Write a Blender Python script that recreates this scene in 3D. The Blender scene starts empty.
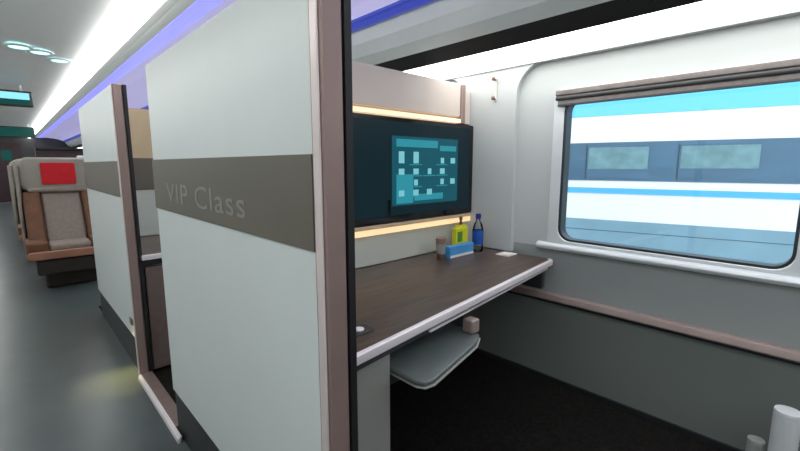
import bpy, bmesh, math, random
from mathutils import Vector, Matrix
random.seed(4)
S = bpy.context.scene
COL = S.collection
PI = math.pi

# ------------------------------------------------------------------ materials
def node_mat(name, col, rough=.5, metal=0., noise=0., nscale=8., bump=0., bscale=200., coat=0., stretch=None, col2=None, spec=.5):
    m = bpy.data.materials.new(name); m.use_nodes = True
    nt = m.node_tree; b = nt.nodes['Principled BSDF']
    b.inputs['Roughness'].default_value = rough
    b.inputs['Metallic'].default_value = metal
    b.inputs['Specular IOR Level'].default_value = spec
    b.inputs['Coat Weight'].default_value = coat
    b.inputs['Base Color'].default_value = (*col, 1)
    tc = nt.nodes.new('ShaderNodeTexCoord')
    mp = nt.nodes.new('ShaderNodeMapping')
    nt.links.new(tc.outputs['Object'], mp.inputs['Vector'])
    if stretch: mp.inputs['Scale'].default_value = stretch
    if noise or col2:
        n = nt.nodes.new('ShaderNodeTexNoise'); n.inputs['Scale'].default_value = nscale
        n.inputs['Detail'].default_value = 4
        nt.links.new(mp.outputs['Vector'], n.inputs['Vector'])
        r = nt.nodes.new('ShaderNodeValToRGB')
        r.color_ramp.elements[0].position = .35; r.color_ramp.elements[1].position = .65
        a = tuple(c * (1 - noise) for c in col); c2 = col2 or tuple(min(1, c * (1 + noise)) for c in col)
        r.color_ramp.elements[0].color = (*a, 1); r.color_ramp.elements[1].color = (*c2, 1)
        nt.links.new(n.outputs['Fac'], r.inputs['Fac'])
        nt.links.new(r.outputs['Color'], b.inputs['Base Color'])
    if bump:
        n = nt.nodes.new('ShaderNodeTexNoise'); n.inputs['Scale'].default_value = bscale
        nt.links.new(mp.outputs['Vector'], n.inputs['Vector'])
        bp = nt.nodes.new('ShaderNodeBump'); bp.inputs['Strength'].default_value = bump; bp.inputs['Distance'].default_value = .002
        nt.links.new(n.outputs['Fac'], bp.inputs['Height']); nt.links.new(bp.outputs['Normal'], b.inputs['Normal'])
    return m

def emit(name, col, strength, base=None):
    m = bpy.data.materials.new(name); m.use_nodes = True
    b = m.node_tree.nodes['Principled BSDF']
    b.inputs['Base Color'].default_value = (*(base or col), 1)
    b.inputs['Roughness'].default_value = .3; b.inputs['Specular IOR Level'].default_value = .15
    b.inputs['Emission Color'].default_value = (*col, 1)
    b.inputs['Emission Strength'].default_value = strength
    return m

def glass_mat(name, tint=(.97, .99, 1.)):
    m = bpy.data.materials.new(name); m.use_nodes = True
    nt = m.node_tree; nt.nodes.clear()
    o = nt.nodes.new('ShaderNodeOutputMaterial'); mx = nt.nodes.new('ShaderNodeMixShader')
    t = nt.nodes.new('ShaderNodeBsdfTransparent'); g = nt.nodes.new('ShaderNodeBsdfGlossy')
    t.inputs['Color'].default_value = (*tint, 1); g.inputs['Roughness'].default_value = .02
    f = nt.nodes.new('ShaderNodeFresnel'); f.inputs['IOR'].default_value = 1.45
    nt.links.new(f.outputs['Fac'], mx.inputs['Fac'])
    nt.links.new(t.outputs['BSDF'], mx.inputs[1]); nt.links.new(g.outputs['BSDF'], mx.inputs[2])
    nt.links.new(mx.outputs['Shader'], o.inputs['Surface'])
    return m

M = dict(
    panel=node_mat('grey_white_laminate', (.655, .70, .69), .34, noise=.015, nscale=3),
    band=node_mat('taupe_metallic_band', (.135, .118, .092), .38, metal=.15, noise=.08, nscale=2.5, stretch=(1, .3, 1)),
    letter=node_mat('faint_silver_lettering', (.24, .235, .21), .4),
    post=node_mat('rose_brown_anodised', (.31, .22, .20), .36, metal=.3, noise=.03),
    post_lip=node_mat('pale_rose_edge', (.72, .62, .61), .3, metal=.2, noise=.03),
    gasket=node_mat('black_rubber', (.008, .008, .009), .55, noise=.1),
    kick=node_mat('charcoal_kick_plate', (.015, .017, .0185), .45, noise=.1),
    sill=node_mat('brown_threshold', (.20, .145, .13), .4, metal=.3, noise=.08, nscale=20),
    floor=node_mat('grey_blue_linoleum', (.066, .082, .082), .28, noise=.10, nscale=5, bump=.15, bscale=300),
    carpet=node_mat('near_black_carpet', (.010, .009, .008), .95, noise=.35, nscale=60, bump=.8, bscale=400, spec=.1),
    ceil=node_mat('ceiling_grey', (.78, .80, .79), .5, noise=.01),
    bin=node_mat('rack_grey', (.66, .70, .68), .4, noise=.02),
    wall=node_mat('side_wall_grey', (.49, .515, .505), .5, noise=.012, nscale=3),
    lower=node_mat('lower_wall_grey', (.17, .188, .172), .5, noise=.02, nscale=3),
    midwall=node_mat('middle_wall_grey', (.30, .32, .31), .5, noise=.02, nscale=3),
    slot=node_mat('black_vent_slot', (.006, .006, .006), .5, noise=.1),
    rail=node_mat('rose_brown_rail', (.34, .265, .24), .38, metal=.25, noise=.05),
    frame=node_mat('silver_window_frame', (.72, .76, .77), .3, metal=.25, noise=.02),
    seal=node_mat('dark_window_seal', (.022, .030, .035), .4, noise=.1),
    blind=node_mat('brown_grey_blind', (.20, .175, .16), .6, noise=.12, nscale=30),
    blind2=node_mat('dark_blind_edge', (.055, .055, .055), .5, noise=.1),
    beige=node_mat('warm_beige_laminate', (.60, .52, .46), .45, noise=.03, nscale=3),
    tan=node_mat('tan_panel', (.55, .42, .26), .5, noise=.04),
    under=node_mat('pale_grey_green_panel', (.50, .52, .47), .45, noise=.02),
    desk=node_mat('dark_walnut_laminate', (.070, .048, .037), .36, noise=.22, nscale=9, stretch=(.5, 5, 1), col2=(.098, .068, .052)),
    trim=node_mat('pale_rose_metal_trim', (.82, .75, .76), .3, metal=.2, noise=.02),
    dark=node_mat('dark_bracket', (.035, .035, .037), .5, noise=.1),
    leg=node_mat('warm_grey_laminate', (.28, .28, .255), .45, noise=.02),
    tray=node_mat('blue_grey_plastic', (.10, .118, .115), .4, noise=.02),
    bezel=node_mat('black_gloss_bezel', (.006, .007, .008), .14, noise=.05),
    hook=node_mat('bronze_hook', (.22, .15, .12), .35, metal=.6, noise=.05),
    hookplate=node_mat('beige_hook_plate', (.60, .56, .52), .4, noise=.02),
    red=node_mat('red_headrest_cloth', (.5, .006, .013), .85, noise=.08, nscale=40, bump=.4),
    leather=node_mat('brown_leather', (.12, .046, .019), .7, noise=.2, nscale=10, bump=.3),
    tanleather=node_mat('light_brown_leather', (.29, .135, .085), .65, noise=.1, nscale=10, bump=.3),
    fabric=node_mat('taupe_fabric', (.22, .178, .15), .85, noise=.08, nscale=30, bump=.4),
    shell=node_mat('beige_grey_shell', (.26, .235, .20), .5, noise=.04),
    base=node_mat('dark_brown_seat_base', (.022, .014, .010), .6, noise=.2),
    maroon=node_mat('dark_maroon_panel', (.035, .014, .018), .5, noise=.15),
    white=node_mat('white_plastic', (.62, .66, .66), .35, noise=.02),
    offwhite=node_mat('grey_beige_plastic', (.30, .31, .29), .45, noise=.02),
    bluelabel=node_mat('blue_label', (.004, .07, .36), .4, noise=.1, nscale=30),
    cap=node_mat('blue_cap', (.012, .02, .22), .35, noise=.05),
    yellow=node_mat('yellow_carton', (.62, .60, .02), .45, noise=.05),
    green=node_mat('green_print', (.06, .22, .01), .45, noise=.1),
    lblue=node_mat('light_blue_carton', (.06, .30, .62), .45, noise=.08, nscale=30),
    napkin=node_mat('white_paper', (.78, .72, .68), .8, noise=.02),
    cup=node_mat('brown_paper_cup', (.30, .20, .15), .6, noise=.05),
    dkitem=node_mat('brown_bottle', (.13, .06, .012), .3, noise=.1),
    twhite=node_mat('train_white_paint', (.86, .88, .90), .35, noise=.01, nscale=1),
    tblue=node_mat('train_sky_blue_paint', (.10, .48, .80), .35, noise=.02, nscale=1),
    tband=node_mat('train_window_band', (.085, .17, .26), .25, noise=.10, nscale=1.2, stretch=(1, 1, 4)),
    tpane=node_mat('train_pale_pane', (.16, .295, .33), .3, noise=.16, nscale=3, stretch=(1, 3, 3)),
    tskirt=node_mat('train_skirt_blue_grey', (.20, .36, .46), .4, noise=.06, nscale=3),
    gravel=node_mat('track_ballast', (.20, .19, .18), .9, noise=.4, nscale=30, bump=1, bscale=60),
    gap=node_mat('dark_frame_line', (.03, .06, .09), .4, noise=.05),
    lamp=emit('white_light_diffuser', (1., 1., .98), 5.2, (.9, .9, .9)),
    sidelamp=emit('side_light_diffuser', (1., 1., .99), 2.8, (.9, .9, .9)),
    violet=emit('violet_led_cove', (.23, .24, .88), .82, (.3, .3, .5)),
    lav=emit('lavender_cove_glow', (.40, .37, .68), .48, (.5, .48, .6)),
    blue=emit('deep_blue_led_line', (.03, .05, .36), .55, (.05, .06, .2)),
    warm=emit('warm_led_strip', (1., .66, .30), .46, (.8, .7, .5)),
    warmhi=emit('soft_warm_led_strip', (1., .72, .46), .52, (.8, .7, .5)),
    led=emit('cool_spot_lens', (.45, .85, .9), 1.3),
    disp=emit('cyan_display', (.22, .60, .78), 1.0, (.02, .03, .04)),
    dispdark=emit('dark_green_display', (.0, .09, .075), .4, (.01, .02, .02)),
    scr=emit('teal_screen_glow', (.004, .016, .022), .55, (.004, .008, .01)),
    scr2=emit('teal_menu_glow', (.008, .10, .14), .55, (.004, .008, .01)),
    scr3=emit('bright_teal_tile', (.03, .30, .38), .6, (.004, .008, .01)),
    icon=emit('pale_icon', (.16, .50, .58), .55, (.1, .2, .2)),
    glass=glass_mat('window_glass'),
    bottle=glass_mat('clear_plastic', (.80, .87, .93)),
)

# ------------------------------------------------------------------ helpers
def origin(p):
    v = Vector((0, 0, 0))
    while p is not None: v += p.location; p = p.parent
    return v

def obj(name, bm, mat, parent=None, bevel=0., seg=2, smooth=None, sub=0):
    """bm in world coordinates -> one mesh object, placed at its own base"""
    me = bpy.data.meshes.new(name)
    xs = [v.co for v in bm.verts]
    c = Vector(((min(v.x for v in xs) + max(v.x for v in xs)) / 2, (min(v.y for v in xs) + max(v.y for v in xs)) / 2, min(v.z for v in xs)))
    bmesh.ops.recalc_face_normals(bm, faces=bm.faces)
    bmesh.ops.translate(bm, verts=bm.verts, vec=-c)
    bm.to_mesh(me); bm.free()
    o = bpy.data.objects.new(name, me); COL.objects.link(o)
    me.materials.append(mat)
    o.parent = parent
    o.location = c - origin(parent)
    if bevel:
        b = o.modifiers.new('bevel', 'BEVEL'); b.width = bevel; b.segments = seg; b.limit_method = 'ANGLE'; b.angle_limit = math.radians(35)
    if sub:
        s = o.modifiers.new('sub', 'SUBSURF'); s.levels = s.render_levels = sub
    if smooth or (smooth is None and (bevel or sub)):
        for p in me.polygons: p.use_smooth = True
        if bevel:
            w = o.modifiers.new('wn', 'WEIGHTED_NORMAL'); w.keep_sharp = True
    return o

def box(x0, x1, y0, y1, z0, z1, bm=None):
    bm = bm or bmesh.new()
    m = Matrix.Translation(((x0 + x1) / 2, (y0 + y1) / 2, (z0 + z1) / 2)) @ Matrix.Diagonal((abs(x1 - x0), abs(y1 - y0), abs(z1 - z0), 1))
    bmesh.ops.create_cube(bm, size=1, matrix=m)
    return bm

def prism(pts, axis, a0, a1, bm=None):
    """pts: 2D outline; axis 'x': pts=(y,z); 'y': pts=(x,z); 'z': pts=(x,y)"""
    bm = bm or bmesh.new()
    def mk(p, a):
        return {'x': (a, p[0], p[1]), 'y': (p[0], a, p[1]), 'z': (p[0], p[1], a)}[axis]
    A = [bm.verts.new(mk(p, a0)) for p in pts]; B = [bm.verts.new(mk(p, a1)) for p in pts]
    n = len(pts)
    bm.faces.new(A); bm.faces.new(B[::-1])
    for i in range(n): bm.faces.new((A[i], B[i], B[(i + 1) % n], A[(i + 1) % n]))
    return bm

def rr(u0, u1, v0, v1, r, n=7):
    pts = []
    for cx, cy, a0 in ((u1 - r, v1 - r, 0), (u0 + r, v1 - r, 90), (u0 + r, v0 + r, 180), (u1 - r, v0 + r, 270)):
        for k in range(n):
            a = math.radians(a0 + 90 * k / (n - 1)); pts.append((cx + r * math.cos(a), cy + r * math.sin(a)))
    return pts

def ring(outer, inner, x0, x1, bm=None):
    bm = bm or bmesh.new()
    L = [[bm.verts.new((x, p[0], p[1])) for p in lp] for lp in (outer, inner) for x in (x0, x1)]
    n = len(outer)
    for a, b in ((0, 1), (2, 3), (0, 2), (1, 3)):
        for i in range(n):
            j = (i + 1) % n; bm.faces.new((L[a][i], L[a][j], L[b][j], L[b][i]))
    return bm

def lathe(x, y, prof, n=28, bm=None):
    bm = bm or bmesh.new(); R = []
    for r, z in prof:
        if r < 1e-5: R.append([bm.verts.new((x, y, z))])
        else: R.append([bm.verts.new((x + r * math.cos(2 * PI * k / n), y + r * math.sin(2 * PI * k / n), z)) for k in range(n)])
    for a, b in zip(R, R[1:]):
        for k in range(n):
            j = (k + 1) % n
            if len(a) == 1 and len(b) == 1: continue
            if len(a) == 1: bm.faces.new((a[0], b[k], b[j]))
            elif len(b) == 1: bm.faces.new((a[k], a[j], b[0]))
            else: bm.faces.new((a[k], a[j], b[j], b[k]))
    return bm

def cyl(p, q, r, n=20, bm=None):
    bm = bm or bmesh.new(); p = Vector(p); q = Vector(q); d = q - p
    m = Matrix.Translation((p + q) / 2) @ d.to_track_quat('Z', 'Y').to_matrix().to_4x4()
    bmesh.ops.create_cone(bm, cap_ends=True, segments=n, radius1=r, radius2=r, depth=d.length, matrix=m)
    return bm

def thing(name, label, cat, loc, group=None):
    o = bpy.data.objects.new(name, None); COL.objects.link(o); o.location = loc; o.empty_display_size = .1
    o['label'] = label; o['category'] = cat
    if group: o['group'] = group
    return o
def tag(o, label, cat, group=None):
    o['label'] = label; o['category'] = cat
    if group: o['group'] = group
    return o
def struct(o, kind='structure'):
    o['kind'] = kind; return o
def copy_tree(o, parent=None):
    c = o.copy(); COL.objects.link(c); c.parent = parent
    for ch in list(o.children): copy_tree(ch, c)
    return c
def relabel(o, loc, label):
    o.location = loc; o['label'] = label; return o

Y0, Y1 = -2.6, 19.0        # carriage ends
XL, XR = -1.15, 2.18
PITCH = 1.85

# ------------------------------------------------------------------ floor, walls, ceiling
struct(obj('floor', box(XL, .475, Y0, 4.40, -.06, 0), M['floor']))
struct(obj('floor', box(XL, XR, 4.40, Y1, -.06, 0), M['floor']))
struct(obj('floor', box(.475, XR, Y0, 4.40, -.06, 0), M['carpet']))
struct(obj('wall_left', box(XL - .08, XL, Y0, Y1, -.06, 2.3), M['panel']))
struct(obj('wall_back', box(XL, XR, Y0 - .08, Y0, -.06, 2.3), M['panel']))

# right side wall with window openings
WY0, WY1, WZ0, WZ1 = .035, 1.035, .805, 1.62
opens = [(WY0 + k * PITCH, WY1 + k * PITCH) for k in (-1, 0, 1)]
bm = box(XR, XR + .09, Y0, Y1, WZ1, 2.3)
box(XR, XR + .09, Y0, Y1, .79, WZ0, bm)
ys = [Y0] + [v for o_ in opens for v in o_] + [Y1]
for a, b in zip(ys[::2], ys[1::2]): box(XR, XR + .09, a, b, WZ0, WZ1, bm)
struct(obj('wall_right', bm, M['wall']))
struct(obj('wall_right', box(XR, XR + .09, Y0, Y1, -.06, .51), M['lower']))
struct(obj('wall_right', box(XR, XR + .09, Y0, Y1, .51, .79), M['midwall']))  # paler grey between rail and window sill

# raised wall skin with the rounded arch of each window bay
def bay_skin(ya, yb):
    """proud wall skin between two window bays, its upper corners sweeping into the bay heads"""
    r = .17; top = 1.81; z0 = .735
    pts = [(ya, z0), (yb, z0), (yb, top - r)]
    for k in range(1, 9):
        a = PI / 2 * k / 8; pts.append((yb + r - r * math.cos(a), top - r + r * math.sin(a)))
    pts += [(ya - r, top)]
    for k in range(1, 9):
        a = PI / 2 * k / 8; pts.append((ya - r + r * math.sin(a), top - r + r * math.cos(a)))
    return prism(pts, 'x', 2.145, XR)
# top band over bay is the light panel; skins stand between bays
for k in (-1, 0, 1):
    a = -.22 + PITCH * k + PITCH - .35 - .0
    struct(obj('wall_right_skin', bay_skin(1.28 + k * PITCH, 1.28 + .36 + k * PITCH), M['wall'], bevel=.012, seg=3))

# ceiling profile (x, z), swept along the car
def sweep(name, prof, mat, th=.03, y0=Y0, y1=Y1):
    n = len(prof); lo = list(prof); up = [(x, z + th) for x, z in prof][::-1]
    return struct(obj(name, prism(lo + up, 'y', y0, y1), mat))
sweep('ceiling', [(-.60, 2.215), (-.4, 2.225), (-.1, 2.235), (.30, 2.235), (.622, 2.225)], M['ceil'])
sweep('ceiling', [(.768, 2.190), (.82, 2.187), (.878, 2.174)], M['bin'])
t = thing('glowing_cove', 'broad ceiling cove with painted dim lavender glow over the suites, beside the violet line', 'light strip', (1.3, 8, 2.07))
obj('diffuser', prism([(1.005, 2.182), (1.15, 2.185), (1.35, 2.165), (1.50, 2.125), (1.560, 2.092), (1.560, 2.13), (1.50, 2.16), (1.35, 2.2), (1.15, 2.22), (1.005, 2.22)], 'y', Y0 + .05, Y1 - .05), M['lav'], t)  # faint emission stands in for violet light falling on the ceiling
sweep('ceiling', [(-1.15, 2.08), (-.77, 2.198)], M['bin'])
struct(obj('ceiling', box(XL - .08, XR + .09, Y0, Y1, 2.3, 2.36), M['ceil']))
def lampstrip(x0, z0, x1, z1, mat, label, cat='light strip', ya=Y0 + .05, yb=Y1 - .05, name='light_strip', drop=.006):
    t = thing(name, label, cat, ((x0 + x1) / 2, (ya + yb) / 2, min(z0, z1)))
    zd = drop
    obj('diffuser', prism([(x0, z0), (x0 + (x1 - x0) * .03, z0 - zd * .75), (x0 * .65 + x1 * .35, z0 - zd), (x0 * .35 + x1 * .65, z1 - zd * .75), (x0 + (x1 - x0) * .9, z1 - zd * .25), (x1, z1), (x1, z1 + .012), (x0, z0 + .012)], 'y', ya, yb), mat, t)
    return t
lampstrip(.630, 2.200, .765, 2.188, M['lamp'], 'long bright white ceiling light strip above the aisle, beside the violet line', drop=.045)
lampstrip(-.77, 2.188, -.60, 2.195, M['lamp'], 'added white ceiling light strip over the left side of the aisle, outside the picture', drop=.03)  # unseen extra strip, lights the aisle partitions from the left
lampstrip(.880, 2.178, 1.00, 2.178, M['violet'], 'violet blue light line along the ceiling above the suite partitions')
# rack above the windows
bm = prism([(1.625, 2.06), (1.66, 1.99), (1.71, 1.93), (1.775, 1.885), (1.80, 1.90), (1.80, 2.28), (1.625, 2.28)], 'y', Y0, Y1)
struct(obj('ceiling_rack_fascia', bm, M['bin']))
lampstrip(1.563, 2.084, 1.622, 2.055, M['blue'], 'deep blue light line along the upper edge of the grey rack fascia')
struct(obj('ceiling_vent_slot', prism([(1.775, 1.885), (1.822, 1.818), (1.84, 1.835), (1.80, 1.905)], 'y', Y0, Y1), M['slot']))
lampstrip(1.823, 1.815, 2.135, 1.805, M['sidelamp'], 'broad white glowing light panel running above the suite window')
struct(obj('trim_1', box(2.135, XR, Y0, Y1, 1.80, 1.83), M['wall']))

# end of the car: bulkhead with a glazed door
t = struct(obj('wall_front', box(XL, -.36, Y1, Y1 + .08, -.06, 2.3, box(.46, XR, Y1, Y1 + .08, -.06, 2.3, box(-.36, .46, Y1, Y1 + .08, 1.98, 2.3))), M['dark']))
d = struct(obj('door_1', box(-.36, .46, Y1 + .01, Y1 + .05, 0, 1.98), M['maroon']))
obj('glass', box(-.05, .20, Y1 - .004, Y1 + .008, 1.4, 1.75), M['dispdark'], d)
# dark luggage stack wall beyond the seats
t = thing('luggage_bay', 'dark maroon luggage bay behind the far seats, below the violet glow', 'luggage bay', (1.2, 13.2, 0))
obj('side_panel', box(.55, 2.1, 13.0, 13.4, 0, 1.62), M['maroon'], t, bevel=.02)
obj('side_panel', box(.55, 2.1, 12.95, 13.0, 1.02, 1.05), M['kick'], t)
obj('shelf', box(.55, 2.1, 12.9, 13.4, 1.62, 1.66), M['kick'], t)

# ------------------------------------------------------------------ suite partitions along the aisle
def lettering(parent, y, z):
    cu = bpy.data.curves.new('lettering', 'FONT'); cu.body = 'VIP Class'; cu.size = .105; cu.extrude = .0008
    cu.space_character = 1.08
    tmp = bpy.data.objects.new('tmp', cu); COL.objects.link(tmp)
    bpy.context.view_layer.update()
    me = bpy.data.meshes.new_from_object(tmp.evaluated_get(bpy.context.evaluated_depsgraph_get()))
    bpy.data.objects.remove(tmp)
    bm = bmesh.new(); bm.from_mesh(me)
    w = max(v.co.x for v in bm.verts)
    # text reads along -Y on a face that looks towards -X
    m = Matrix(((0, 0, -1, .4520), (-1, 0, 0, y), (0, 1, 0, z), (0, 0, 0, 1)))
    sx = .74 / w
    bmesh.ops.transform(bm, matrix=m @ Matrix.Diagonal((sx, 1, 1, 1)), verts=bm.verts)
    o = obj('lettering', bm, M['letter'], parent); o['label'] = 'faint pale letters on the taupe band'
    return o

def partition(ya, yb, label, letters=False, top=1.68, pw=0.):
    t = thing('suite_partition', label, 'partition', (.49, (ya + yb) / 2, 0), 'grey white suite partitions along the aisle')
    obj('panel', box(.4575, .505, ya + .042, yb, .222, top), M['panel'], t, bevel=.004)
    obj('decorative_band', box(.4525, .457, ya + .042, yb - .004, 1.068, 1.272), M['band'], t)
    obj('kick_plate', box(.466, .50, ya + .042, yb, 0.001, .221), M['kick'], t)
    pf = [(.4525, ya + .006), (.457, ya), (.503 - pw, ya), (.510 - pw, ya + .008), (.510 - pw, ya + .04), (.4525, ya + .04)]
    obj('end_post', prism(pf, 'z', 0.001, 1.68), M['post'], t, bevel=.004)
    obj('post_edge', box(.4475, .452, ya + .003, ya + .028, .001, 1.68), M['post_lip'], t, bevel=.002)
    obj('rubber_seal', box(.511 - pw, .528 - pw, ya, ya + .041, .001, 1.68), M['gasket'], t)
    if letters: lettering(t, 1.81, 1.108)
    return t
partition(.692, 2.0, 'large near grey-white suite partition with taupe band and faint lettering', True, 1.656)
far_part = partition(2.69, 4.12, 'farther grey-white suite partition beyond the narrow doorway, beside the red headrest seat', False, 1.685, .010)
obj('added_floor_light', box(.450, .4575, 2.79, 2.85, .30, .335), M['hook'], far_part)  # added fixture to go with the spot that yellows the floor
struct(obj('trim_2', prism([(.448, 0), (.456, .03), (.512, .03), (.512, 0)], 'y', 2.005, 2.685), M['sill'], bevel=.002))
struct(obj('trim_2_edge', prism([(.438, 0), (.440, .018), (.452, .032), (.456, .030), (.448, 0)], 'y', 1.91, 2.685), M['trim']))

sl = bpy.data.lights.new('added_floor_spot', 'SPOT'); sl.energy = 6; sl.color = (1, .82, .30); sl.spot_size = math.radians(80); sl.spot_blend = 1; sl.shadow_soft_size = .02  # added spot that makes the yellowish patch on the aisle floor
so = bpy.data.objects.new('added_floor_spot', sl); COL.objects.link(so); so.location = (.435, 2.82, .30)
so.rotation_euler = Vector((-.08, -.05, -.30)).to_track_quat('-Z', 'Y').to_euler()
# ------------------------------------------------------------------ television wall, desk (own suite)
def tv_wall(label):
    t = thing('media_wall', label, 'partition wall', (1.33, 1.66, 0))
    obj('back_panel', prism([(.515, .001), (2.14, .001), (2.14, 1.73), (1.0, 1.73), (1.0, 1.645), (.515, 1.645)], 'y', 1.64, 1.72), M['under'], t)
    obj('upper_panel', box(1.0, 2.045, 1.60, 1.639, 1.54, 1.735), M['beige'], t, bevel=.006)
    tp = obj('end_cap', box(2.047, 2.085, 1.592, 1.639, 1.50, 1.735), M['post'], t, bevel=.006)
    obj('end_cap', box(2.087, 2.143, 1.60, 1.639, 1.50, 1.70), M['beige'], t, bevel=.006)
    obj('light_strip', box(1.12, 2.045, 1.597, 1.639, 1.505, 1.528), M['warmhi'], t)
    obj('light_shelf', box(1.12, 2.143, 1.575, 1.639, .925, .945), M['tan'], t, bevel=.003)
    obj('light_strip', box(1.12, 2.143, 1.580, 1.639, .893, .924), M['warm'], t)
    obj('lower_panel', box(.87, 2.143, 1.60, 1.639, .735, .899), M['under'], t)
    obj('side_panel', prism([(.515, 1.30), (1.11, 1.30), (1.11, 1.504), (.999, 1.504), (.999, 1.645), (.515, 1.645)], 'y', 1.59, 1.639), M['tan'], t)
    obj('side_band', box(.515, 1.11, 1.588, 1.639, 1.07, 1.299), M['band'], t)
    obj('side_panel', box(.515, .869, 1.59, 1.639, .735, 1.069), M['under'], t)
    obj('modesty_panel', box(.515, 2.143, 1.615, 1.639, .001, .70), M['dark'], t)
    return t
def tv(label):
    t = thing('television', label, 'television', (1.63, 1.60, .955), 'televisions on the suite media walls')
    obj('housing', prism(rr(1.12, 2.143, .952, 1.492, .012, 4), 'y', 1.572, 1.638), M['bezel'], t)
    s = obj('screen', box(1.135, 2.10, 1.5695, 1.5718, .985, 1.472), M['scr'], t)
    obj('menu_background', box(1.445, 1.985, 1.5675, 1.5693, 1.035, 1.40), M['scr2'], s)
    random.seed(2)
    bm = bmesh.new()
    box(1.475, 1.80, 1.5655, 1.5673, 1.345, 1.385, bm)
    box(1.82, 1.965, 1.5655, 1.5673, 1.33, 1.36, bm)
    box(1.475, 1.60, 1.5655, 1.5673, 1.045, 1.20, bm)
    box(1.61, 1.85, 1.5655, 1.5673, 1.055, 1.09, bm)
    for r_, z in enumerate((1.275, 1.215, 1.155, 1.10)):
        for c_, x in enumerate((1.51, 1.62, 1.73, 1.84, 1.935)):
            w = .014 if random.random() < .5 else .02
            if (r_, c_) in ((1, 4), (3, 4), (2, 0), (2, 2), (0, 2), (3, 3)): continue
            obj('menu_icon', box(x - w, x + w, 1.5635, 1.5653, z - .016, z + .016 + (.03 if r_ == 0 and c_ < 2 else 0)), M['icon'], s)
            if c_ in (1, 2, 3): box(x - .05, x + .05, 1.5658, 1.5672, z - .026, z - .021, bm)
    obj('menu_tiles', bm, M['scr3'], s)
    obj('stand_mark', box(1.415, 1.435, 1.5675, 1.5693, .985, 1.07), M['bezel'], s)
    return t
wall0 = tv_wall('beige and pale grey wall behind the near desk, warm light strips around its screen')
tv0 = tv('wide black television glowing with a teal menu above the desk with the bottle')

def desk(label):
    t = thing('desk', label, 'desk', (1.33, 1.2, 0), 'dark desks in the suites')
    top = [(.512, .843), (.62, .855), (2.12, 1.022), (2.140, 1.04), (2.144, 1.08), (2.144, 1.60), (.512, 1.60)]
    obj('desktop', prism(top, 'z', .706, .7302), M['desk'], t)
    bm = bmesh.new()
    e = [(.512, .844), (.62, .856), (2.12, 1.021), (2.146, 1.045)]
    o_ = [(p[0] + .004, p[1] - .020) for p in e]
    prism(e + o_[::-1], 'z', .704, .7335, bm)
    obj('front_trim', bm, M['trim'], t, bevel=.004)
    obj('under_trim', prism([(1.0, .892), (2.11, 1.022), (2.11, 1.034), (1.0, .904)], 'z', .679, .688), M['trim'], t)
    obj('under_rail', prism([(.52, .860), (2.12, 1.038), (2.12, 1.09), (.52, .899)], 'z', .665, .7035), M['dark'], t)
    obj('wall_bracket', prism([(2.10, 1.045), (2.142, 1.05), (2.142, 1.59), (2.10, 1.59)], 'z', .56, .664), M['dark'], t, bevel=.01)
    obj('support_panel', box(.515, .822, .90, 1.60, .001, .676), M['leg'], t, bevel=.008, seg=3)
    tr = [(.83, .79), (.86, .765), (.90, .765), (1.17, .80), (1.245, .84), (1.26, .87), (1.22, 1.30), (.83, 1.30)]
    tr = [(.83, .80), (.845, .775), (.88, .768), (1.19, .835), (1.26, .872), (1.27, .91), (1.25, 1.35), (.83, 1.35)]
    obj('pull_out_tray', prism(tr, 'z', .588, .604), M['tray'], t, bevel=.006, seg=3)
    obj('tray_edge', prism([(p[0] + (.004 if p[0] > 1.1 else 0), p[1] - .004) for p in tr], 'z', .580, .5875), M['leg'], t, bevel=.003)
    obj('tray_hinge', box(1.225, 1.275, .88, .93, .605, .66), M['rail'], t, bevel=.008)
    s = obj('socket_plate', prism(rr(.715, .80, .945, 1.01, .015, 4), 'z', .7303, .7335), M['dark'], t)
    obj('latch', lathe(.757, .978, [(0, .734), (.016, .734), (.016, .738), (.010, .740), (0, .740)], 18), M['trim'], s)
    return t
desk0 = desk('dark brown near desk with pale metal front edge reaching to the window wall')

# next suite, seen through the narrow doorway
w1 = copy_tree(wall0); relabel(w1, wall0.location + Vector((0, PITCH, 0)), 'tan and dark banded wall of the next suite, glimpsed through the narrow doorway')
k1 = copy_tree(desk0); relabel(k1, desk0.location + Vector((0, PITCH, 0)), 'desk of the next suite, its end glimpsed low through the narrow doorway')
obj('cabinet_door', box(.53, .83, 2.712, 2.748, .02, .655), M['sill'], k1, bevel=.004)
# added warm lamp in the next suite, to warm the light at its doorway
t = thing('added_warm_lamp', 'small added warm lamp inside the next suite by the narrow doorway', 'lamp', (.56, 3.30, 1.46))
obj('lamp_body', cyl((.56, 3.385, 1.50), (.56, 3.435, 1.50), .02), M['hook'], t)
obj('lamp_shade', lathe(.56, 3.37, [(0, 1.545), (.018, 1.54), (.032, 1.49), (.030, 1.485), (.015, 1.53), (0, 1.533)], 20), M['hook'], t)
obj('bulb', lathe(.56, 3.37, [(0, 1.525), (.012, 1.515), (.014, 1.503), (.008, 1.492), (0, 1.490)], 16), emit('warm_bulb', (1, .75, .35), 12), t)

# ------------------------------------------------------------------ coat hook
t = thing('coat_hook', 'small bronze coat hook on the bright wall between television and window', 'coat hook', (2.14, 1.46, 1.60))
obj('back_plate', prism(rr(1.408, 1.428, 1.62, 1.77, .009, 5), 'x', 2.137, 2.1448), M['hookplate'], t, bevel=.002)
for z in (1.635, 1.745):
    k = obj('hook_arm', cyl((2.137, 1.418, z), (2.118, 1.418, z + .004), .006), M['hook'], t)
    obj('knob', lathe(2.115, 1.418, [(0, z - .008), (.008, z - .005), (.011, z + .005), (.008, z + .015), (0, z + .018)], 16), M['hook'], k)

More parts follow.
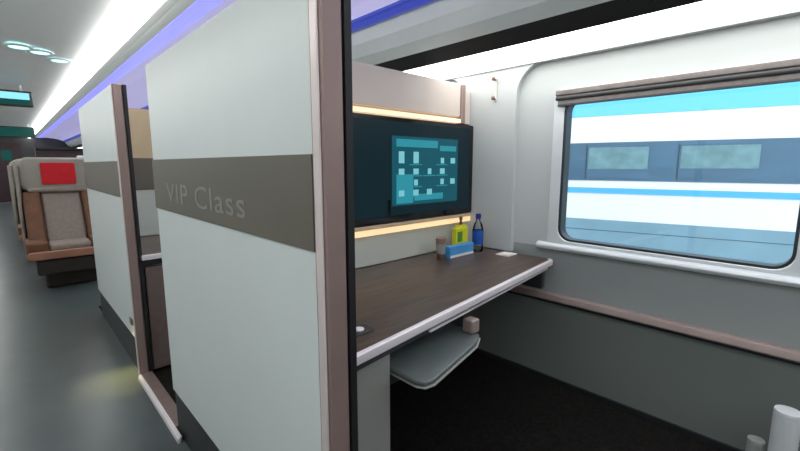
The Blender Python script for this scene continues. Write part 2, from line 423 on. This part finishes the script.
# ------------------------------------------------------------------ window and its parts
win = struct(obj('window_1', ring(rr(-.015, 1.065, .778, 1.650, .05), rr(.055, 1.006, .838, 1.600, .07), 2.168, 2.20), M['frame'], bevel=.006, seg=3))
obj('rubber_seal', ring(rr(.050, 1.012, .833, 1.605, .072), rr(.066, .992, .849, 1.588, .060), 2.172, 2.235), M['seal'], win)
obj('glass', prism(rr(.066, 1.008, .847, 1.59, .06), 'x', 2.215, 2.221), M['glass'], win)
obj('sill', prism([(2.145, .800), (2.150, .812), (2.168, .820), (2.18, .820), (2.18, .785), (2.150, .785)], 'y', -.20, 1.12), M['frame'], win, bevel=.003)
t = thing('roller_blind', 'rolled up brown-grey window blind with dark edge under its top housing', 'blind', (2.16, .53, 1.565))
obj('housing', box(2.140, 2.167, -.03, 1.048, 1.610, 1.638), M['blind'], t, bevel=.006)
obj('roll', cyl((2.152, -.02, 1.598), (2.152, 1.045, 1.598), .0125), M['blind2'], t)
obj('blind_cloth', box(2.150, 2.155, -.01, 1.035, 1.568, 1.590), M['blind'], t)
obj('bottom_bar', box(2.146, 2.159, -.01, 1.035, 1.556, 1.567), M['blind2'], t, bevel=.002)
# neighbouring bays of the same wall
for k, n in ((-1, 'window_2'), (1, 'window_3')):
    o = copy_tree(win); o.name = n; o.location = win.location + Vector((0, PITCH * k, 0))

# rail along the lower wall
r_ = struct(obj('trim_3', prism([(2.142, .496), (2.150, .527), (2.179, .532), (2.179, .490), (2.150, .488)], 'y', Y0 + .02, 1.58), M['rail'], bevel=.003))
obj('rail_painted_shadow', box(2.162, 2.179, Y0 + .02, 1.58, .474, .487), M['gasket'], r_)  # black strip standing in for the shadow under the rail
struct(obj('baseboard_right', box(2.166, 2.179, Y0 + .02, 1.6, .001, .03), M['kick']))

# ------------------------------------------------------------------ things on the desk
Z = .7304
bx, by = 2.035, 1.44
t = thing('water_bottle', 'clear water bottle with dark blue cap and blue label in the desk corner', 'bottle', (bx, by, Z))
obj('bottle_body', lathe(bx, by, [(0, Z), (.030, Z), (.033, Z + .008), (.033, Z + .05), (.031, Z + .055), (.033, Z + .06), (.033, Z + .13), (.026, Z + .165), (.013, Z + .185), (.012, Z + .205), (0, Z + .205)]), M['bottle'], t, smooth=True)
obj('blue_label', lathe(bx, by, [(.0338, Z + .045), (.0342, Z + .05), (.0342, Z + .128), (.0338, Z + .13)]), M['bluelabel'], t, smooth=True)
obj('bottle_cap', lathe(bx, by, [(0, Z + .200), (.0165, Z + .200), (.0165, Z + .225), (.014, Z + .229), (0, Z + .229)], 24), M['cap'], t)
t = thing('drink_carton', 'small yellow and green carton standing left of the blue-capped bottle', 'carton', (1.90, 1.46, Z))
obj('carton_body', box(1.845, 1.955, 1.455, 1.49, Z, Z + .155), M['yellow'], t, bevel=.003)
obj('printed_front', box(1.855, 1.900, 1.4535, 1.4548, Z + .075, Z + .135), M['green'], t)
obj('carton_fold', prism([(1.850, Z + .156), (1.950, Z + .156), (1.948, Z + .170), (1.852, Z + .170)], 'y', 1.467, 1.473), M['yellow'], t)
t = thing('snack_box', 'flat light blue snack box in front of the yellow carton', 'box', (1.86, 1.40, Z))
obj('box_body', box(1.735, 1.955, 1.410, 1.448, Z + .0, Z + .060), M['lblue'], t, bevel=.003)
obj('lid_edge', box(1.734, 1.956, 1.409, 1.449, Z + .0605, Z + .067), M['lblue'], t)
obj('pale_stripe', box(1.74, 1.95, 1.4085, 1.4095, Z + .004, Z + .018), M['napkin'], t)
t = thing('paper_cup', 'small brown paper cup at the left of the blue box', 'cup', (1.72, 1.46, Z))
obj('cup_body', lathe(1.715, 1.46, [(0, Z), (.022, Z), (.030, Z + .115), (.031, Z + .118), (.029, Z + .118), (.022, Z + .01), (0, Z + .01)], 24), M['cup'], t, smooth=True)
obj('sleeve', lathe(1.715, 1.46, [(.0245, Z + .03), (.0295, Z + .085), (.029, Z + .085), (.024, Z + .03)], 24), M['offwhite'], t)
t = thing('sauce_bottle', 'slim dark brown bottle rising behind the yellow carton against the warm strip', 'bottle', (1.96, 1.53, Z))
obj('bottle_body', lathe(1.975, 1.525, [(0, Z), (.016, Z), (.016, Z + .15), (.008, Z + .175), (.008, Z + .19), (0, Z + .19)], 20), M['dkitem'], t, smooth=True)
obj('bottle_cap', lathe(1.975, 1.525, [(0, Z + .19), (.010, Z + .19), (.010, Z + .208), (0, Z + .208)], 16), M['dkitem'], t)
t = thing('paper_napkin', 'white folded napkin lying in the far corner of the desk by the wall', 'napkin', (2.09, 1.25, Z))
obj('folded_sheet', box(2.02, 2.12, 1.22, 1.30, Z, Z + .006), M['napkin'], t, bevel=.001)
obj('top_fold', box(2.025, 2.10, 1.225, 1.29, Z + .0062, Z + .010), M['napkin'], t)

# ------------------------------------------------------------------ floor things at lower right
def canister(x, y, r, h, mat, name, label, cat):
    t = thing(name, label, cat, (x, y, 0))
    obj('body', lathe(x, y, [(0, .001), (r * .94, .001), (r, .012), (r, h - .02), (r * .97, h - .008), (0, h - .008)], 36), mat, t, smooth=False, bevel=.002)
    obj('lid', lathe(x, y, [(0, h - .0075), (r * .99, h - .0075), (r * 1.01, h - .004), (r * .97, h + .006), (0, h + .010)], 36), mat, t)
    return t
canister(2.0, .012, .040, .345, M['white'], 'waste_bin', 'tall slim white cylindrical bin at the lower right by the grey wall', 'bin')
canister(2.02, .088, .028, .180, M['offwhite'], 'storage_canister', 'short grey-beige canister just left of the tall white bin', 'canister')

# ------------------------------------------------------------------ ceiling lamps and displays
for i, (x, y, lab) in enumerate(((.18, 4.75, 'leftmost of the three small cool ceiling spotlights in a row'), (.32, 4.85, 'middle one of the three small cool ceiling spotlights in a row'), (.47, 5.1, 'rightmost of the three small cool ceiling spotlights, nearest the white strip'))):
    zc = 2.222
    t = thing('ceiling_spotlight', lab, 'ceiling light', (x, y, zc - .02), 'cool ceiling spotlights over the aisle')
    obj('rim', lathe(x, y, [(.070, zc + .003), (.095, zc + .003), (.096, zc - .008), (.071, zc - .012)], 24), M['ceil'], t)
    obj('lens', lathe(x, y, [(0, zc - .016), (.060, zc - .010), (.0705, zc - .001), (0, zc + .001)], 24), M['led'], t)
def hanging_display(y, x0, x1, z0, z1, label, m1, m2):
    t = thing('hanging_display', label, 'display', ((x0 + x1) / 2, y, z0), 'displays hanging over the aisle')
    obj('housing', box(x0, x1, y, y + .08, z0, z1), M['seal'], t, bevel=.015, seg=3)
    for x in (x0 + .1, x1 - .1): obj('hanger', box(x - .012, x + .012, y + .03, y + .05, z1, 2.225), M['frame'], t)
    zm = z0 + (z1 - z0) * .45
    obj('bright_screen', box(x0 + .02, x1 - .03, y - .003, y - .0005, zm, z1 - .025), m1, t)
    obj('dark_screen', box(x0 + .2, x1 - .03, y - .003, y - .0005, z0 + .02, zm - .001), m2, t)
hanging_display(7.0, -.30, .335, 1.965, 2.155, 'nearer hanging display with a pale cyan and dark green screen', M['disp'], M['dispdark'])
hanging_display(13.4, -.30, .60, 1.90, 2.15, 'farther dark teal hanging display low over the aisle end', M['dispdark'], M['dispdark'])

# ------------------------------------------------------------------ reclining seats
def seat(label):
    x0, x1 = .055, .70; yb = 5.45; xc = (x0 + x1) / 2
    t = thing('reclining_seat', label, 'seat', (xc, 5.3, 0), 'reclining seats along the aisle')
    # shell curls behind and beside the head
    sh = prism([(x0 - .03, 5.40), (x0 - .02, 5.60), (x0 + .08, 5.68), (x1 - .08, 5.68), (x1 + .02, 5.60), (x1 + .03, 5.40), (x1, 5.40), (x1 - .02, 5.57), (x1 - .1, 5.63), (x0 + .1, 5.63), (x0 + .02, 5.57), (x0, 5.40)], 'z', .25, 1.24)
    obj('shell', sh, M['shell'], t, bevel=.01)
    hd = prism(rr(x0 + .0, x1 - .0, .97, 1.33, .09, 6), 'y', 5.46, 5.60)
    h = obj('headrest', hd, M['shell'], t, bevel=.03, seg=3)
    c = obj('headrest_cover', prism(rr(xc - .145, xc + .145, 1.045, 1.275, .012, 3), 'y', 5.445, 5.459), M['red'], h, bevel=.004); c['label'] = 'red cloth headrest cover'
    obj('headrest_roll', cyl((x0 + .06, 5.455, .985), (x1 - .06, 5.455, .985), .028), M['fabric'], h)
    def slab(xa, xb, y_lo, y_hi, z_lo, z_hi, th):
        return prism([(y_lo, z_lo), (y_hi, z_hi), (y_hi + th, z_hi), (y_lo + th, z_lo)], 'x', xa, xb)
    obj('backrest', slab(xc - .17, xc + .17, 5.25, 5.47, .45, .97, .12), M['fabric'], t, bevel=.03, seg=3)
    for s in (-1, 1):
        a, b = (x0 + .01, xc - .172) if s < 0 else (xc + .172, x1 - .01)
        obj('side_bolster', slab(a, b, 5.16, 5.42, .45, .97, .14), M['leather'], t, bevel=.03, seg=3)
    obj('seat_cushion', box(xc - .17, xc + .17, 4.96, 5.30, .39, .47), M['fabric'], t, bevel=.03, seg=3)
    obj('cushion_front', prism(rr(x0 - .02, x1 + .02, .33, .41, .03, 4), 'y', 4.90, 4.958), M['tanleather'], t, bevel=.01)
    for s in (-1, 1):
        a, b = (x0 - .02, xc - .172) if s < 0 else (xc + .172, x1 + .02)
        ar = obj('armrest', box(a, b, 4.965, 5.42, .33, .50), M['leather'], t, bevel=.03, seg=3)
    obj('leg_rest', box(x0 + .04, x1 - .02, 4.93, 5.0, .17, .325), M['base'], t, bevel=.02)
    obj('base', box(x0 + .10, x1 - .10, 5.10, 5.5, .001, .32), M['base'], t, bevel=.02)
    return t
s0 = seat('nearest brown and taupe reclining seat with red headrest cover, beyond the farther partition')
s0.location += Vector((.03, .30, 0))
labs = ['second reclining seat in the row, its pale side just showing left of the nearest seat', 'third reclining seat back along the aisle', 'fourth reclining seat back along the aisle', 'last reclining seat in the row, farthest along the aisle']
for k, lb in enumerate(labs):
    s = copy_tree(s0); relabel(s, s0.location + Vector((-.03, 1.5 * (k + 1), 0)), lb)
t = thing('seat_divider', 'pale low divider panel just showing behind the red headrest', 'divider', (.95, 6.2, 0))
obj('panel', box(.62, 1.6, 6.15, 6.19, .25, 1.36), M['panel'], t, bevel=.015)
obj('base', box(.64, 1.58, 6.155, 6.185, .001, .249), M['kick'], t)

# ------------------------------------------------------------------ outside: the other train
ang = math.radians(14)
P0 = Vector((4.8, 2.2, 0)); D = Vector((-math.sin(ang), math.cos(ang), 0)); N = Vector((math.cos(ang), math.sin(ang), 0))
def tbox(s0, s1, n0, n1, z0, z1, bm=None):
    bm = bm or bmesh.new()
    def P(s, n, z): v = P0 + D * s + N * n; return bm.verts.new((v.x, v.y, z))
    v = [P(s, n, z) for s in (s0, s1) for n in (n0, n1) for z in (z0, z1)]
    for f in ((0, 1, 3, 2), (4, 6, 7, 5), (0, 4, 5, 1), (2, 3, 7, 6), (0, 2, 6, 4), (1, 5, 7, 3)): bm.faces.new([v[i] for i in f])
    return bm
def tprism(prof, s0, s1):
    bm = bmesh.new()
    A, B = [], []
    for n, z in prof:
        for s, L in ((s0, A), (s1, B)):
            v = P0 + D * s + N * n; L.append(bm.verts.new((v.x, v.y, z)))
    bm.faces.new(A); bm.faces.new(B[::-1])
    for i in range(len(A)): bm.faces.new((A[i], B[i], B[(i + 1) % len(A)], A[(i + 1) % len(A)]))
    return bm
SA, SB = -14, 5.5
t = thing('passenger_train', 'white high-speed train with sky blue stripes and dark window band, outside the window', 'train', P0 + D * (-4) + N * 1.4)
# body: side, tumblehome, roof curve
prof = [(.005, -.9), (.0, -.5), (0, .62), (0, 1.795), (.12, 2.10), (.45, 2.5), (1.0, 2.68), (1.8, 2.68), (2.35, 2.5), (2.7, 2.15), (2.8, 1.8), (2.8, -.9)]
obj('body', tprism(prof, SA, SB), M['twhite'], t, bevel=.02)
obj('roof_stripe', tprism([(-.004, 1.792), (.112, 2.105), (.45, 2.51), (.45, 2.45), (.15, 2.08), (.02, 1.785)], SA, SB), M['tblue'], t)
obj('window_band', tbox(SA, SB, -.006, .02, 1.075, 1.50), M['tband'], t)
obj('stripe', tbox(SA, SB, -.007, .02, .930, .992), M['tblue'], t)
obj('skirt', tbox(SA, SB, -.008, .02, -.3, .626), M['tskirt'], t)
obj('skirt_seam', tbox(SA, SB, -.010, -.0085, .50, .506), M['gap'], t)
for a, b, z0, z1 in ((-.875, -.256, 1.205, 1.445), (-1.79, -1.135, 1.215, 1.445)):
    w = obj('window', tbox(a, b, -.010, .0, z0 - .10, z1 + .015), M['tband'], t)
    obj('pane', tbox(a + .015, b - .015, -.013, -.0105, z0, z1), M['tpane'], w)
    obj('frame_line', tbox(b, b + .012, -.012, -.001, z0 - .11, z1 + .02), M['gap'], w)
for k in range(3):
    a = -4.2 - 1.9 * k
    w = obj('window', tbox(a, a + 1.2, -.010, 0, 1.105, 1.46), M['tband'], t)
    obj('pane', tbox(a + .03, a + 1.17, -.013, -.0105, 1.205, 1.445), M['tpane'], w)
struct(obj('ground', box(2.4, 30, -30, 30, -1.3, -1.2), M['gravel']))
bpy.data.objects['ground']['kind'] = 'structure'

# ------------------------------------------------------------------ world, camera, view
w = bpy.data.worlds.new('daylight'); S.world = w; w.use_nodes = True
nt = w.node_tree; bg = nt.nodes['Background']
bg.inputs['Color'].default_value = (.90, .96, 1., 1); bg.inputs['Strength'].default_value = 1.7

cam = bpy.data.cameras.new('camera'); co = bpy.data.objects.new('camera', cam); COL.objects.link(co)
co.location = (0, 0, 1.25); co.rotation_euler = (math.radians(90 - 8.4346), 0, math.radians(-43.7612))
cam.sensor_width = 36; cam.sensor_fit = 'HORIZONTAL'; cam.lens = 408 / 800 * 36; cam.clip_start = .02; cam.clip_end = 200
S.camera = co
S.view_settings.view_transform = 'Standard'; S.view_settings.look = 'None'; S.view_settings.gamma = 1
S.view_settings.use_curve_mapping = False
S.view_settings.exposure = 0.6
S.cycles.use_denoising = True
S.cycles.max_bounces = 10; S.cycles.diffuse_bounces = 6
S.cycles.sample_clamp_indirect = 6
